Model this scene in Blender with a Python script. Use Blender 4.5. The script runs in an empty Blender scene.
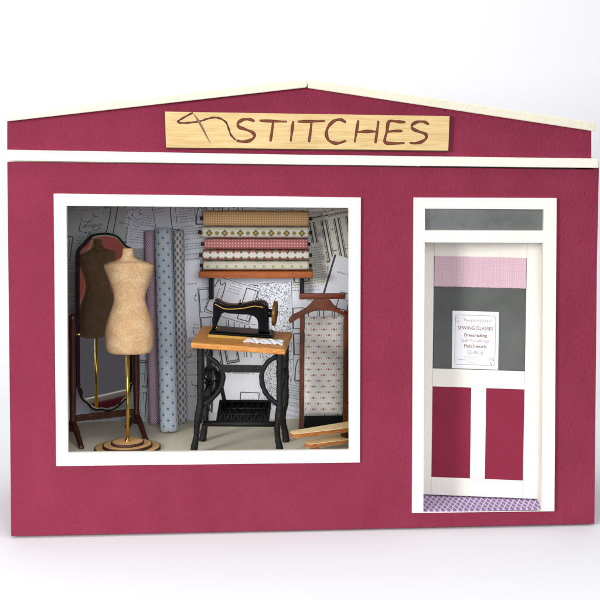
import bpy, bmesh, math, random
from mathutils import Vector, Matrix
rnd = random.Random(7)
S = 0.00075                      # one working unit = 0.75 mm of the miniature
PI = math.pi
scene = bpy.context.scene
col = scene.collection

# ------------------------------------------------------------------ camera numbers (in working units)
CAM = Vector((285., -1300., 430.))
YAW, PIT, ROL = 0.10989, 0.06198, 0.01361
FPX, PPX, PPY = 1294.13658, 443.99371, 189.00795
fw = Vector((math.sin(YAW)*math.cos(PIT), math.cos(YAW)*math.cos(PIT), -math.sin(PIT)))
_r0 = Vector((math.cos(YAW), -math.sin(YAW), 0)); _u0 = _r0.cross(fw)
rt = _r0*math.cos(ROL) + _u0*math.sin(ROL)
up = -_r0*math.sin(ROL) + _u0*math.cos(ROL)

def ray(px, py): return fw + rt*((px-PPX)/FPX) - up*((py-PPY)/FPX)
def at(px, py, Y):
    d = ray(px, py); return CAM + d*((Y-CAM.y)/d.y)
def atz(px, py, z):
    d = ray(px, py); return CAM + d*((z-CAM.z)/d.z)
def loc_on(px, py, o, a, dy=0.):
    """local (x, z) on the vertical plane local y = dy of a frame at o turned by a about z"""
    n = Vector((-math.sin(a), math.cos(a), 0)); ex = Vector((math.cos(a), math.sin(a), 0))
    o = Vector(o); p0 = o + n*dy; d = ray(px, py)
    P = CAM + d*((p0-CAM).dot(n)/d.dot(n))
    return (P-o).dot(ex), P.z-o.z

# ------------------------------------------------------------------ materials
def lin(c):
    c = c/255.
    return c/12.92 if c <= .04045 else ((c+.055)/1.055)**2.4
def rgb(r, g, b): return (lin(r), lin(g), lin(b), 1.)

class NT:
    def __init__(s, name):
        s.m = bpy.data.materials.new(name); s.m.use_nodes = True
        s.t = s.m.node_tree; s.n = s.t.nodes; s.l = s.t.links
        s.b = s.n['Principled BSDF']; s.out = s.n['Material Output']
    def put(s, sock, v):
        if v is None: return
        if hasattr(v, 'is_output') or isinstance(v, bpy.types.NodeSocket): s.l.new(v, sock)
        else: sock.default_value = v
    def math(s, op, a, b=None, c=None, clamp=False):
        n = s.n.new('ShaderNodeMath'); n.operation = op; n.use_clamp = clamp
        s.put(n.inputs[0], a)
        if b is not None: s.put(n.inputs[1], b)
        if c is not None: s.put(n.inputs[2], c)
        return n.outputs[0]
    def coord(s, kind='Object', scale=(1, 1, 1), rot=(0, 0, 0)):
        tc = s.n.new('ShaderNodeTexCoord'); mp = s.n.new('ShaderNodeMapping')
        k = 1/S if kind == 'Object' else 1
        mp.inputs['Scale'].default_value = tuple(k*v for v in scale)
        mp.inputs['Rotation'].default_value = rot
        s.l.new(tc.outputs[kind], mp.inputs['Vector']); return mp.outputs[0]
    def noise(s, vec, scale, detail=4, rough=.55, dist=0.):
        n = s.n.new('ShaderNodeTexNoise'); s.l.new(vec, n.inputs['Vector'])
        n.inputs['Scale'].default_value = scale; n.inputs['Detail'].default_value = detail
        n.inputs['Roughness'].default_value = rough; n.inputs['Distortion'].default_value = dist
        return n.outputs['Fac']
    def ramp(s, f, stops):
        r = s.n.new('ShaderNodeValToRGB'); s.l.new(f, r.inputs[0])
        e = r.color_ramp.elements
        while len(e) < len(stops): e.new(.5)
        for q, (p, c) in zip(e, stops): q.position = p; q.color = c
        return r.outputs[0]
    def mix(s, f, a, b, mode='MIX'):
        n = s.n.new('ShaderNodeMix'); n.data_type = 'RGBA'; n.blend_type = mode
        s.put(n.inputs[0], f); s.put(n.inputs[6], a); s.put(n.inputs[7], b); return n.outputs[2]
    def bump(s, h, strength=.3, dist=1.):
        n = s.n.new('ShaderNodeBump'); n.inputs['Strength'].default_value = strength
        n.inputs['Distance'].default_value = dist*S
        s.l.new(h, n.inputs['Height']); s.l.new(n.outputs[0], s.b.inputs['Normal']); return n
    def sep(s, vec):
        n = s.n.new('ShaderNodeSeparateXYZ'); s.l.new(vec, n.inputs[0]); return n.outputs
    def spots(s, x, y, px, py, ox=0., oy=0., rx=1., ry=1., diamond=False, soft=.2):
        def cell(v, p, o, r):
            q = s.math('MULTIPLY_ADD', v, 1./p, o)
            q = s.math('SUBTRACT', s.math('FRACT', q), .5)
            return s.math('ABSOLUTE', s.math('MULTIPLY', q, p/r))
        a = cell(x, px, ox, rx); b = cell(y, py, oy, ry)
        if diamond: d = s.math('ADD', a, b)
        else: d = s.math('SQRT', s.math('ADD', s.math('MULTIPLY', a, a), s.math('MULTIPLY', b, b)))
        n = s.n.new('ShaderNodeMapRange'); n.interpolation_type = 'SMOOTHSTEP'
        s.l.new(d, n.inputs[0]); n.inputs[1].default_value = 1-soft; n.inputs[2].default_value = 1+soft
        n.inputs[3].default_value = 1; n.inputs[4].default_value = 0
        return n.outputs[0]
    def done(s, color, rough=.5, metal=0., spec=.5):
        s.put(s.b.inputs['Base Color'], color); s.put(s.b.inputs['Roughness'], rough)
        s.b.inputs['Metallic'].default_value = metal; s.b.inputs['Specular IOR Level'].default_value = spec
        return s.m

def paint(name, c, c2, rough=.5, bump=.35, scale=.35, spec=.4, brush=(1, 1, 1)):
    t = NT(name); v = t.coord(scale=brush)
    n1 = t.noise(v, .02, 3); n2 = t.noise(v, scale, 5, .6); n3 = t.noise(v, scale*4, 3, .6)
    cc = t.mix(t.math('MULTIPLY_ADD', n1, 1.6, -.3, True), c, c2)
    cc = t.mix(t.math('MULTIPLY', t.math('SUBTRACT', n2, .35, clamp=True), .5), cc, tuple(min(1, x*1.35) for x in c2[:3])+(1,))
    n4 = t.noise(v, .09, 4, .7)
    cc = t.mix(t.math('MULTIPLY', t.math('SUBTRACT', n4, .5, clamp=True), 1.1), cc, (c[0]*.9, c[1]*.8, min(1, c[2]*1.45) if c[2] < .5 else c[2]*.97, 1))
    h = t.math('ADD', n2, t.math('MULTIPLY', n3, .45))
    t.bump(h, bump, 2.2)
    return t.done(cc, t.math('MULTIPLY_ADD', n2, .3, rough-.15), 0, spec)

def wood(name, c1, c2, c3, axis='x', scale=.5, rough=.5, bump=.2, stretch=12.):
    t = NT(name)
    k = {'x': (1/stretch, 1, 1), 'y': (1, 1/stretch, 1), 'z': (1, 1, 1/stretch)}[axis]
    v = t.coord(scale=k); n1 = t.noise(v, scale, 5, .6, .6); n2 = t.noise(v, scale*4, 4, .65)
    f = t.math('ADD', t.math('MULTIPLY', n1, .7), t.math('MULTIPLY', n2, .3))
    cc = t.ramp(f, [(.32, c1), (.5, c2), (.68, c3)])
    t.bump(f, bump, .6)
    return t.done(cc, rough, 0, .4)

def plain(name, c, rough=.5, metal=0., spec=.5, bump=0., scale=1., vary=.12):
    t = NT(name); v = t.coord(); n = t.noise(v, scale, 4)
    d = tuple(x*(1-vary*2) for x in c[:3])+(1,)
    cc = t.mix(n, d, c)
    if bump: t.bump(n, bump, .8)
    return t.done(cc, rough, metal, spec)

def weave(t, x, y, p=.9):
    a = t.math('SINE', t.math('MULTIPLY', x, 2*PI/p)); b = t.math('SINE', t.math('MULTIPLY', y, 2*PI/p))
    w = t.math('MULTIPLY', a, b); return w

def fabric(name, base, layers, base2=None, rough=.9, p=.9):
    """layers: list of (colour, spots-kwargs) laid over a woven base, in UV space measured in working units"""
    t = NT(name); v = t.coord('UV'); x, y, _ = t.sep(v)
    w = weave(t, x, y, p)
    n = t.noise(t.coord(), .25, 4)
    cc = t.mix(t.math('MULTIPLY_ADD', w, .5, .5), base, base2 or tuple(c*.8 for c in base[:3])+(1,))
    wob = t.noise(v, .9, 2)
    xx = t.math('MULTIPLY_ADD', wob, .5, x); yy = t.math('MULTIPLY_ADD', wob, .5, y)
    for c, k in layers: cc = t.mix(t.spots(xx, yy, **k), cc, c)
    cc = t.mix(t.math('MULTIPLY', n, .22), cc, (.35, .33, .3, 1))
    t.bump(w, .25, .25)
    return t.done(cc, rough, 0, .15)

M = {}
M['red'] = paint('raspberry_paint', rgb(146, 45, 76), rgb(130, 34, 58), .55, .7, .26, .28, (1.25, 1, .8))
M['red_door'] = paint('raspberry_panel', rgb(138, 36, 64), rgb(128, 30, 55), .55, .3, .5, .2)
M['white'] = paint('ivory_paint', rgb(239, 237, 229), rgb(231, 229, 217), .5, .22, .25)
M['cream'] = paint('cream_card', rgb(224, 219, 198), rgb(214, 209, 186), .7, .1, .3)
M['room'] = paint('grey_room', rgb(150, 152, 150), rgb(132, 136, 134), .8, .1, .2)
M['sheet'] = plain('white_paper', (.85, .86, .875, 1), .8, spec=.1, scale=.01, vary=.004)
M['desk'] = plain('grey_desk', rgb(74, 70, 74), .6, spec=.3, bump=.1, scale=.02, vary=.1)
M['sign'] = wood('pale_lime_wood', rgb(190, 158, 100), rgb(212, 184, 126), rgb(224, 199, 146), 'x', .35, .55, .1, 16)
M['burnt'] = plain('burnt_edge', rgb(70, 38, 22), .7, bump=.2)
M['pyro'] = plain('burnt_letter', rgb(136, 60, 14), .7, scale=.45, vary=.3)
M['pyro_dark'] = plain('burnt_thread', rgb(104, 44, 14), .7, scale=.6, vary=.35)
M['needle'] = plain('needle_grey', rgb(132, 104, 78), .6, scale=.6, vary=.3)
M['oak'] = wood('orange_oak', rgb(150, 88, 34), rgb(200, 136, 62), rgb(222, 166, 92), 'x', .8, .45, .35, 8)
M['shelf'] = wood('chestnut_shelf', rgb(112, 52, 12), rgb(170, 88, 26), rgb(196, 110, 40), 'x', .6, .4, .2, 12)
M['mahog'] = wood('dark_mahogany', rgb(24, 12, 8), rgb(58, 28, 16), rgb(92, 44, 24), 'z', .5, .35, .2, 8)
M['walnut'] = wood('red_walnut', rgb(60, 26, 10), rgb(112, 54, 24), rgb(142, 76, 36), 'x', .6, .4, .2, 6)
M['walnut_v'] = wood('red_walnut_upright', rgb(56, 24, 10), rgb(104, 50, 22), rgb(134, 70, 34), 'z', .6, .4, .2, 10)
M['pine'] = wood('pale_pine', rgb(224, 182, 122), rgb(242, 212, 158), rgb(250, 230, 186), 'x', .5, .5, .15, 14)
M['pine_side'] = wood('pine_edge', rgb(120, 66, 30), rgb(176, 112, 58), rgb(204, 148, 88), 'x', .7, .6, .2, 12)
M['disc'] = wood('birch_disc', rgb(190, 140, 88), rgb(214, 168, 112), rgb(228, 188, 134), 'x', .6, .55, .15, 10)
M['iron'] = plain('black_cast_iron', rgb(7, 8, 10), .22, .0, .35, .9, 1.3, .2)
M['japan'] = plain('black_japan_lacquer', rgb(9, 10, 14), .2, 0, .4, .12, .4, .2)
M['gold'] = plain('gold_paint', rgb(226, 184, 88), .35, .25, .5, .3, 1.5, .3)
M['wheel_gold'] = plain('worn_gold_rim', rgb(150, 108, 44), .35, .3, .5, .3, .5, .4)
M['brass'] = plain('polished_brass', rgb(236, 200, 84), .22, 1., .5, .05, 1., .05)
M['black'] = plain('black_wood', rgb(16, 15, 17), .6, spec=.15, bump=.2)
M['trim'] = paint('cream_roof_paint', rgb(226, 223, 203), rgb(218, 214, 190), .55, .3, .25)
M['band'] = paint('cream_band_paint', rgb(235, 232, 219), rgb(228, 225, 208), .5, .25, .25)
M['core'] = plain('dark_core', rgb(62, 34, 20), .7, bump=.2)
M['lace'] = plain('white_lace', rgb(232, 232, 234), .9, bump=.6, scale=1.6)
M['linen_end'] = plain('rolled_cloth_end', rgb(205, 208, 205), .9, bump=.5, scale=.8)

t = NT('speckled_tan_body'); v = t.coord()
n1 = t.noise(v, .12, 4); n2 = t.noise(v, 1.1, 5, .7)
cc = t.ramp(n1, [(.3, rgb(204, 168, 124)), (.55, rgb(216, 184, 142)), (.75, rgb(226, 200, 162))])
n3 = t.noise(v, .55, 6, .75)
cc = t.mix(t.math('MULTIPLY', t.math('SUBTRACT', n2, .47, clamp=True), 3.4, None, True), cc, rgb(150, 104, 66))
cc = t.mix(t.math('MULTIPLY', t.math('SUBTRACT', n3, .52, clamp=True), 3.), cc, rgb(176, 128, 80))
t.bump(n2, .7, 1.1); M['torso'] = t.done(cc, .7, 0, .2)

t = NT('mirror_silver'); M['mirror'] = t.done((.55, .55, .56, 1), .03, 1.)
t = NT('bevelled_glass_edge'); M['bevel'] = t.done((.72, .76, .78, 1), .12, 1.)

# tinted acetate in the door and in the transom: partly see-through, partly its own grey
t = NT('tinted_acetate')
tr = t.n.new('ShaderNodeBsdfTransparent'); tr.inputs[0].default_value = (.55, .6, .58, 1)
mx = t.n.new('ShaderNodeMixShader'); mx.inputs[0].default_value = .55
t.done(t.ramp(t.noise(t.coord(), .018, 3, .6, .4), [(.25, rgb(112, 117, 114)), (.75, rgb(134, 138, 136))]), t.math('MULTIPLY_ADD', t.noise(t.coord(), .1, 4), .3, .05), 0, .6)
t.l.new(tr.outputs[0], mx.inputs[1]); t.l.new(t.b.outputs[0], mx.inputs[2]); t.l.new(mx.outputs[0], t.out.inputs[0])
M['acetate'] = t.m

W_, K_ = (1, 1, 1, 1), (0, 0, 0, 1)
M['f_tan'] = fabric('tan_weave', rgb(212, 172, 118), [(rgb(232, 200, 150), dict(px=2.6, py=2.6, rx=.7, ry=.7)), (rgb(178, 138, 92), dict(px=2.6, py=2.6, ox=.5, oy=.5, rx=.45, ry=.45))], rgb(196, 152, 100))
M['f_green'] = fabric('olive_diamonds', rgb(226, 224, 206), [
    (rgb(70, 62, 34), dict(px=17.2, py=60., oy=.5, rx=4., ry=3.9, diamond=True)),
    (rgb(184, 152, 58), dict(px=17.2, py=60., oy=.5, rx=1.8, ry=1.8)),
    (rgb(128, 128, 62), dict(px=17.2, py=60., oy=.5, ox=.5, rx=2.4, ry=2.2, soft=.4)),
    (rgb(110, 50, 36), dict(px=3., py=60., oy=.36, rx=2.4, ry=.7))])
M['f_pink'] = fabric('dusty_pink_dots', rgb(190, 112, 114), [(rgb(232, 204, 182), dict(px=3.3, py=3.3, rx=.6, ry=.6)), (rgb(168, 84, 90), dict(px=3.3, py=3.3, ox=.5, oy=.5, rx=.6, ry=.6))])
M['f_redgreen'] = fabric('red_and_green_diamonds', rgb(232, 228, 220), [
    (rgb(112, 98, 72), dict(px=8.6, py=9.4, ox=.5, oy=.89, rx=3.4, ry=3.6, diamond=True)),
    (rgb(196, 84, 90), dict(px=17.2, py=9.4, ox=.25, oy=.89, rx=1.9, ry=1.9)),
    (rgb(178, 108, 74), dict(px=17.2, py=9.4, ox=.75, oy=.89, rx=1.7, ry=1.7))])
M['f_pale'] = fabric('cream_green_sprigs', rgb(224, 222, 204), [
    (rgb(158, 168, 108), dict(px=10.4, py=60., oy=.5, rx=1.4, ry=1.5, soft=.45)),
    (rgb(206, 204, 178), dict(px=5.2, py=5.2, rx=.6, ry=.6))])
M['f_purple'] = fabric('plum_pin_dots', rgb(152, 120, 138), [(rgb(206, 186, 200), dict(px=2.5, py=3.0, rx=.6, ry=.75)), (rgb(206, 176, 196), dict(px=2.5, py=3.0, ox=.5, oy=.5, rx=.6, ry=.75))])
M['f_blue'] = fabric('pale_blue_spots', rgb(198, 212, 222), [
    (rgb(62, 120, 160), dict(px=10.6, py=12.6, rx=1.3, ry=1.4, soft=.45)),
    (rgb(62, 120, 160), dict(px=10.6, py=12.6, ox=.5, oy=.5, rx=1.3, ry=1.4, soft=.45)),
    (rgb(160, 178, 196), dict(px=5.3, py=6.3, ox=.5, rx=.6, ry=.6))])
M['f_grey'] = fabric('grey_chain_links', rgb(206, 206, 208), [
    (rgb(118, 114, 120), dict(px=6.6, py=8.6, rx=1.4, ry=2.4, soft=.35)),
    (rgb(118, 114, 120), dict(px=6.6, py=8.6, ox=.5, oy=.5, rx=1.5, ry=2.6, soft=.25))])
M['f_sprig'] = fabric('white_with_red_sprigs', rgb(242, 240, 236), [
    (rgb(172, 84, 82), dict(px=11.2, py=12.8, rx=1.25, ry=1.1, soft=.4)),
    (rgb(172, 84, 82), dict(px=11.2, py=12.8, ox=.5, oy=.5, rx=1.25, ry=1.1, soft=.4)),
    (rgb(150, 150, 130), dict(px=11.2, py=6.4, ox=.25, oy=.5, rx=.5, ry=.9, soft=.3)),
    (rgb(150, 150, 130), dict(px=11.2, py=6.4, ox=.75, oy=.5, rx=.5, ry=.9, soft=.3))])
M['f_blind'] = fabric('pink_gingham_blind', rgb(226, 200, 210), [(rgb(212, 168, 186), dict(px=1.45, py=1.45, rx=.4, ry=.4)), (rgb(238, 214, 222), dict(px=2.33, py=1.9, rx=.4, ry=.4))], rgb(212, 174, 190))
M['tile'] = fabric('lilac_lattice_tile', rgb(222, 218, 230), [
    (rgb(144, 104, 166), dict(px=6., py=18., rx=2.2, ry=7., diamond=True, soft=.15)),
    (rgb(144, 104, 166), dict(px=6., py=18., ox=.5, oy=.5, rx=2.2, ry=7., diamond=True, soft=.15))], rgb(212, 206, 224), .5)
for k, c in (('p_light', (238, 242, 250)), ('p_mid', (212, 216, 226)), ('p_grey', (178, 184, 184)), ('p_warm', (226, 226, 216))):
    M[k] = plain('pattern_paper_'+k[2:], rgb(*c), .8, spec=.2, scale=.05, vary=.05)
M['ink'] = plain('printing_ink', rgb(78, 84, 90), .8, scale=.3, vary=.3)
M['notice'] = plain('notice_card', rgb(240, 240, 244), .7, spec=.2, scale=.2, vary=.02)
M['n_brown'] = plain('notice_brown_ink', rgb(138, 108, 92), .8, scale=1.)
M['n_lilac'] = plain('notice_lilac_ink', rgb(176, 158, 186), .8, scale=1.)
M['n_grey'] = plain('notice_grey_ink', rgb(170, 168, 170), .8, scale=1.)

# ------------------------------------------------------------------ mesh helpers
class MB:
    def __init__(s):
        s.bm = bmesh.new(); s.uv = s.bm.loops.layers.uv.new('UVMap'); s.xf = Matrix()
    def v(s, p): return s.bm.verts.new(s.xf @ Vector(p))
    def face(s, pts, mi=0, uvs=None):
        f = s.bm.faces.new([s.v(p) for p in pts]); f.material_index = mi
        if uvs:
            for l, q in zip(f.loops, uvs): l[s.uv].uv = q
        return f
    def box(s, x0, y0, z0, x1, y1, z1, mi=0):
        P = [(x0,y0,z0),(x1,y0,z0),(x1,y1,z0),(x0,y1,z0),(x0,y0,z1),(x1,y0,z1),(x1,y1,z1),(x0,y1,z1)]
        s.hexa(P, mi)
    def hexa(s, P, mi=0):
        V = [s.v(p) for p in P]
        for q in ((0,3,2,1),(4,5,6,7),(0,1,5,4),(1,2,6,5),(2,3,7,6),(3,0,4,7)):
            f = s.bm.faces.new([V[i] for i in q]); f.material_index = mi
            for l in f.loops:
                co = l.vert.co; l[s.uv].uv = (co.x, co.y if q in ((4,5,6,7),(0,3,2,1)) else co.z)
    def prism(s, xz, y0, y1, mi=0, side=None):
        """polygon in (x, z), front at y0, back at y1"""
        A = [s.v((x, y0, z)) for x, z in xz]; B = [s.v((x, y1, z)) for x, z in xz]
        fa = s.bm.faces.new(A); fb = s.bm.faces.new(B[::-1]); fa.material_index = mi; fb.material_index = mi
        for f in (fa, fb):
            for l in f.loops: l[s.uv].uv = (l.vert.co.x, l.vert.co.z)
        n = len(A)
        for i in range(n):
            f = s.bm.faces.new([A[i], B[i], B[(i+1) % n], A[(i+1) % n]]); f.material_index = mi if side is None else side
    def slab(s, xy, z0, z1, mi=0, side=None):
        A = [s.v((x, y, z1)) for x, y in xy]; B = [s.v((x, y, z0)) for x, y in xy]
        fa = s.bm.faces.new(A); fb = s.bm.faces.new(B[::-1]); fa.material_index = mi; fb.material_index = mi
        for f in (fa, fb):
            for l in f.loops: l[s.uv].uv = (l.vert.co.x, l.vert.co.y)
        n = len(A)
        for i in range(n):
            f = s.bm.faces.new([A[i], B[i], B[(i+1) % n], A[(i+1) % n]]); f.material_index = mi if side is None else side
    def plate(s, outer, holes, y0, y1, mi=0):
        """polygon with holes in (x, z), solid between y0 and y1"""
        loops = [outer]+holes; E0 = []; rings = []
        for lp in loops:
            V = [s.v((x, y0, z)) for x, z in lp]; rings.append(V)
            for i in range(len(V)): E0.append(s.bm.edges.new((V[i], V[(i+1) % len(V)])))
        r = bmesh.ops.triangle_fill(s.bm, use_beauty=True, use_dissolve=True, edges=E0, normal=(0, -1, 0))
        fs = [g for g in r['geom'] if isinstance(g, bmesh.types.BMFace)]
        mp = {}
        for V in rings:
            for v in V: mp[v] = s.bm.verts.new((v.co.x, v.co.y+(y1-y0), v.co.z))
        for f in fs:
            f.material_index = mi
            g = s.bm.faces.new([mp[v] for v in reversed(f.verts)]); g.material_index = mi
        for V in rings:
            n = len(V)
            for i in range(n):
                g = s.bm.faces.new([V[i], V[(i+1) % n], mp[V[(i+1) % n]], mp[V[i]]]); g.material_index = mi
    def tube(s, pts, r, seg=10, mi=0, cap=True, flat=1.):
        """tube along points; r a number or one per point"""
        pts = [Vector(p) for p in pts]; rings = []; prev = None; L = 0.
        for i, p in enumerate(pts):
            a = pts[max(0, i-1)]; b = pts[min(len(pts)-1, i+1)]; tdir = (b-a).normalized()
            if prev is None:
                ref = Vector((0, 0, 1)) if abs(tdir.z) < .9 else Vector((0, 1, 0))
                nx = tdir.cross(ref).normalized()
            else: nx = (prev - tdir*prev.dot(tdir)).normalized()
            prev = nx; ny = tdir.cross(nx); rr = r[i] if isinstance(r, (list, tuple)) else r
            if i: L += (p-pts[i-1]).length
            rings.append(([s.v(p + nx*rr*math.cos(2*PI*k/seg) + ny*rr*flat*math.sin(2*PI*k/seg)) for k in range(seg)], L, rr))
        for (A, la, ra), (B, lb, rb) in zip(rings, rings[1:]):
            for k in range(seg):
                q = (k+1) % seg
                f = s.bm.faces.new([A[k], A[q], B[q], B[k]]); f.material_index = mi; f.smooth = True
                ua, ub = 2*PI*ra*k/seg, 2*PI*ra*(k+1)/seg
                for l, c in zip(f.loops, ((ua, la), (ub, la), (ub, lb), (ua, lb))): l[s.uv].uv = c
        if cap:
            for R_, fl in ((rings[0][0][::-1], 0), (rings[-1][0], 1)):
                f = s.bm.faces.new(R_); f.material_index = mi
    def lathe(s, prof, c=(0, 0, 0), seg=40, mi=0, axis='z', mis=None):
        rings = []
        for r, h in prof:
            R_ = []
            for k in range(seg):
                a = 2*PI*k/seg; u_, w_ = r*math.cos(a), r*math.sin(a)
                p = {'z': (u_, w_, h), 'x': (h, u_, w_), 'y': (u_, h, w_)}[axis]
                R_.append(s.v(Vector(c)+Vector(p)))
            rings.append(R_)
        for j in range(len(rings)-1):
            for k in range(seg):
                q = (k+1) % seg
                f = s.bm.faces.new([rings[j][k], rings[j][q], rings[j+1][q], rings[j+1][k]])
                f.material_index = mis[j] if mis else mi; f.smooth = True
        for R_ in (rings[0][::-1], rings[-1]):
            f = s.bm.faces.new(R_); f.material_index = (mis[0] if mis else mi)
    def ribbon(s, pts, w, y, mi=0, clip=None):
        """flat stroke in the (x, z) plane at depth y"""
        n = len(pts); L = []; R_ = []
        for i in range(n):
            a = Vector(pts[max(0, i-1)]); b = Vector(pts[min(n-1, i+1)]); d = (b-a)
            d = d.normalized() if d.length > 1e-6 else Vector((1, 0))
            nn = Vector((-d.y, d.x)); ww = (w[i] if isinstance(w, (list, tuple)) else w)/2; p = Vector(pts[i])
            L.append(p+nn*ww); R_.append(p-nn*ww)
        for i in range(n-1):
            poly = [R_[i], R_[i+1], L[i+1], L[i]]
            if clip: poly = clip(poly)
            if poly and len(poly) > 2:
                try: s.face([(p[0], y, p[1]) for p in poly], mi)
                except ValueError: pass
    def build(s, name, mats, parent=None, bevel=0., smooth=False, off=None, seg=2, recalc=True):
        me = bpy.data.meshes.new(name)
        if recalc: bmesh.ops.recalc_face_normals(s.bm, faces=s.bm.faces[:])
        s.bm.to_mesh(me); s.bm.free()
        o_ = Vector(off) if off else Vector((0, 0, 0))
        for vv in me.vertices: vv.co = (vv.co-o_)*S
        if smooth:
            for p in me.polygons: p.use_smooth = True
        for m in (mats if isinstance(mats, (list, tuple)) else [mats]): me.materials.append(M[m])
        o = bpy.data.objects.new(name, me); col.objects.link(o)
        if parent: o.parent = parent
        if bevel:
            b = o.modifiers.new('bevel', 'BEVEL'); b.width = bevel*S; b.segments = seg
            b.limit_method = 'ANGLE'; b.angle_limit = math.radians(40); b.harden_normals = False
        return o

def thing(name, label, cat, loc=(0, 0, 0), rz=0., group=None):
    o = bpy.data.objects.new(name, None); col.objects.link(o)
    o.location = Vector(loc)*S; o.rotation_euler = (0, 0, rz); o.empty_display_size = .01
    o['label'] = label; o['category'] = cat
    if group: o['group'] = group
    return o
def xz(p): return (p.x, p.z)
def ar(pts, Y): return [xz(at(a, b, Y)) for a, b in pts]
def smooth_path(P, n=6):
    """Catmull-Rom through the points"""
    P = [Vector(p) for p in P]; out = []
    for i in range(len(P)-1):
        p0, p1, p2, p3 = P[max(0, i-1)], P[i], P[i+1], P[min(len(P)-1, i+2)]
        for k in range(n):
            u = k/n
            out.append(.5*((2*p1)+(p2-p0)*u+(2*p0-5*p1+4*p2-p3)*u*u+(3*p1-p0-3*p2+p3)*u**3))
    out.append(P[-1]); return out

# ------------------------------------------------------------------ setting: white paper sweep
bm = MB(); prof = [(-240, -2.2), (600, -2.2)] + [(600+260*math.sin(a), 258-260*math.cos(a)-.2) for a in [PI/2*i/12 for i in range(1, 13)]] + [(860, 1500)]
for (y0, z0), (y1, z1) in zip(prof, prof[1:]):
    f = bm.face([(-1500, y0, z0), (2100, y0, z0), (2100, y1, z1), (-1500, y1, z1)]); f.smooth = True
sweep = bm.build('table_surface', 'sheet', recalc=False); sweep['kind'] = 'structure'
bm = MB(); bm.box(-1300, -700, -24, 1900, 300, -4); desk = bm.build('desk', 'desk', None, 2.); desk['kind'] = 'structure'

# ------------------------------------------------------------------ the shop
SX = 294.
shop = thing('miniature_shop', 'raspberry red miniature shop front with white trim, big display window and white door', 'dollhouse', (SX, 0, 0))
O = (SX, 0, 0)
def P0(x, y, Y=0.): return xz(at(x, y, Y))
WL = [(7, 161.9), (598, 169.6), (594.5, 524), (300, 530.6), (11, 536.5)]
W_IN = [(66.5, 206), (348.4, 208), (348.7, 450), (68, 453)]
W_OUT = [(53.5, 193.7), (361, 197.6), (360, 462.7), (56, 466.3)]
D_OUT = [(413.6, 197.7), (556.7, 198.2), (554.4, 511.2), (412, 513)]
WT = 6.   # thickness of the front wall
bm = MB(); bm.plate(ar(WL, 0), [ar([(62, 201), (353, 203), (353, 455.5), (63.5, 458.5)], 0), ar([(419, 203), (550, 204), (548, 509.8), (417.4, 511.2)], 0)], 0, WT)
bm.build('front_wall', 'red', shop, .9, off=O)
bm = MB(); bm.prism(ar([(7, 121), (307, 86), (591.5, 130), (591.5, 164), (7, 156)], .6), .6, WT)
bm.build('gable_wall', 'red', shop, .7, off=O)
fz = at(200, 451.5, 0).z - 14            # display floor
Y_B = 190.                                # back wall of the display
XL, XR = P0(8, 400)[0], P0(596, 400)[0]
zt_ = at(300, 165, 0).z
bm = MB(); bm.box(XL+.5, WT+.2, 0, XL+6.5, Y_B+6, zt_); bm.build('side_wall', 'red', shop, .5, off=O)
bm = MB(); bm.box(XR-6.5, WT+.2, 0, XR-.5, Y_B+6, zt_); bm.build('side_wall', 'red', shop, .5, off=O)
bm = MB(); bm.box(XL+6.7, Y_B, 0, XR-6.7, Y_B+5.8, zt_); bm.build('back_wall', 'cream', shop, off=O)
bm = MB(); bm.box(XL+6.7, WT+.4, 0, 399.8, Y_B-.2, fz); bm.build('display_floor', 'cream', shop, off=O)
bm = MB(); bm.box(400, WT+.4, 0, 404, Y_B-.2, zt_-.5); bm.build('partition_wall', 'room', shop, off=O)
bm = MB(); bm.box(XL+.5, WT+.4, zt_+.3, XR-.5, Y_B+6, zt_+5); bm.build('ceiling', 'cream', shop, off=O)
# gable back and roof panels
for px, py in ((7.5, 122.6), (591, 131.6)):
    p = at(px, py, 0); x_ = p.x+(.3 if px < 300 else -5.3)
    bm = MB(); bm.box(x_, WT+.4, zt_+5.2, x_+5, Y_B-.2, p.z-1.5); bm.build('gable_wall', 'red', shop, off=O)
bm = MB(); bm.prism(ar([(7, 121), (307, 86), (591.5, 130), (591.5, 160), (7, 154)], 0), Y_B, Y_B+6); bm.build('gable_wall', 'red', shop, .5, off=O)
def roof(pts, y0, y1, name, mat='trim', bv=.8):
    bm = MB(); bm.prism(ar(pts, -9), y0, y1); return bm.build(name, mat, shop, bv, off=O)
roof([(5, 114), (306.6, 79.3), (306.6, 87.4), (5, 121.6)], -9, 6, 'roof_trim')
roof([(307.6, 79.3), (595.5, 122.6), (595.2, 131.4), (307.6, 88)], -9, 6, 'roof_trim')
roof([(6, 116), (306.6, 81.3), (306.6, 86), (6, 120)], 6.3, Y_B+8, 'roof_panel')
roof([(307.6, 81.3), (594, 124.6), (594, 129), (307.6, 86)], 6.3, Y_B+8, 'roof_panel')
bm = MB(); bm.prism(ar([(6, 149.8), (300, 154.8), (598, 158.6), (598.5, 168), (300, 164.6), (6, 160.6)], -5), -5, 0.3); bm.build('fascia_band', 'band', shop, .6, off=O)
bm = MB(); bm.prism(ar([(9, 150), (590, 158), (590, 178), (9, 172)], 4), 2.2, 5.5); bm.build('inner_rail', 'black', shop, off=O) if False else bm.bm.free()
bm = MB(); bm.plate(ar(W_OUT, -3.2), [ar(W_IN, -3.2)], -3.2, 2.5); bm.build('window_frame', 'white', shop, .7, off=O)
bm = MB(); bm.plate(ar(D_OUT, -4), [ar([(424.8, 208.6), (543.8, 209.4), (543.5, 230.8), (424.9, 230.5)], -4), ar([(424.7, 242.3), (543.4, 242.9), (541.6, 511.), (423.3, 512.)], -4)], -4, 6)
dfr = bm.build('door_frame', 'white', shop, .7, off=O)
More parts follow.
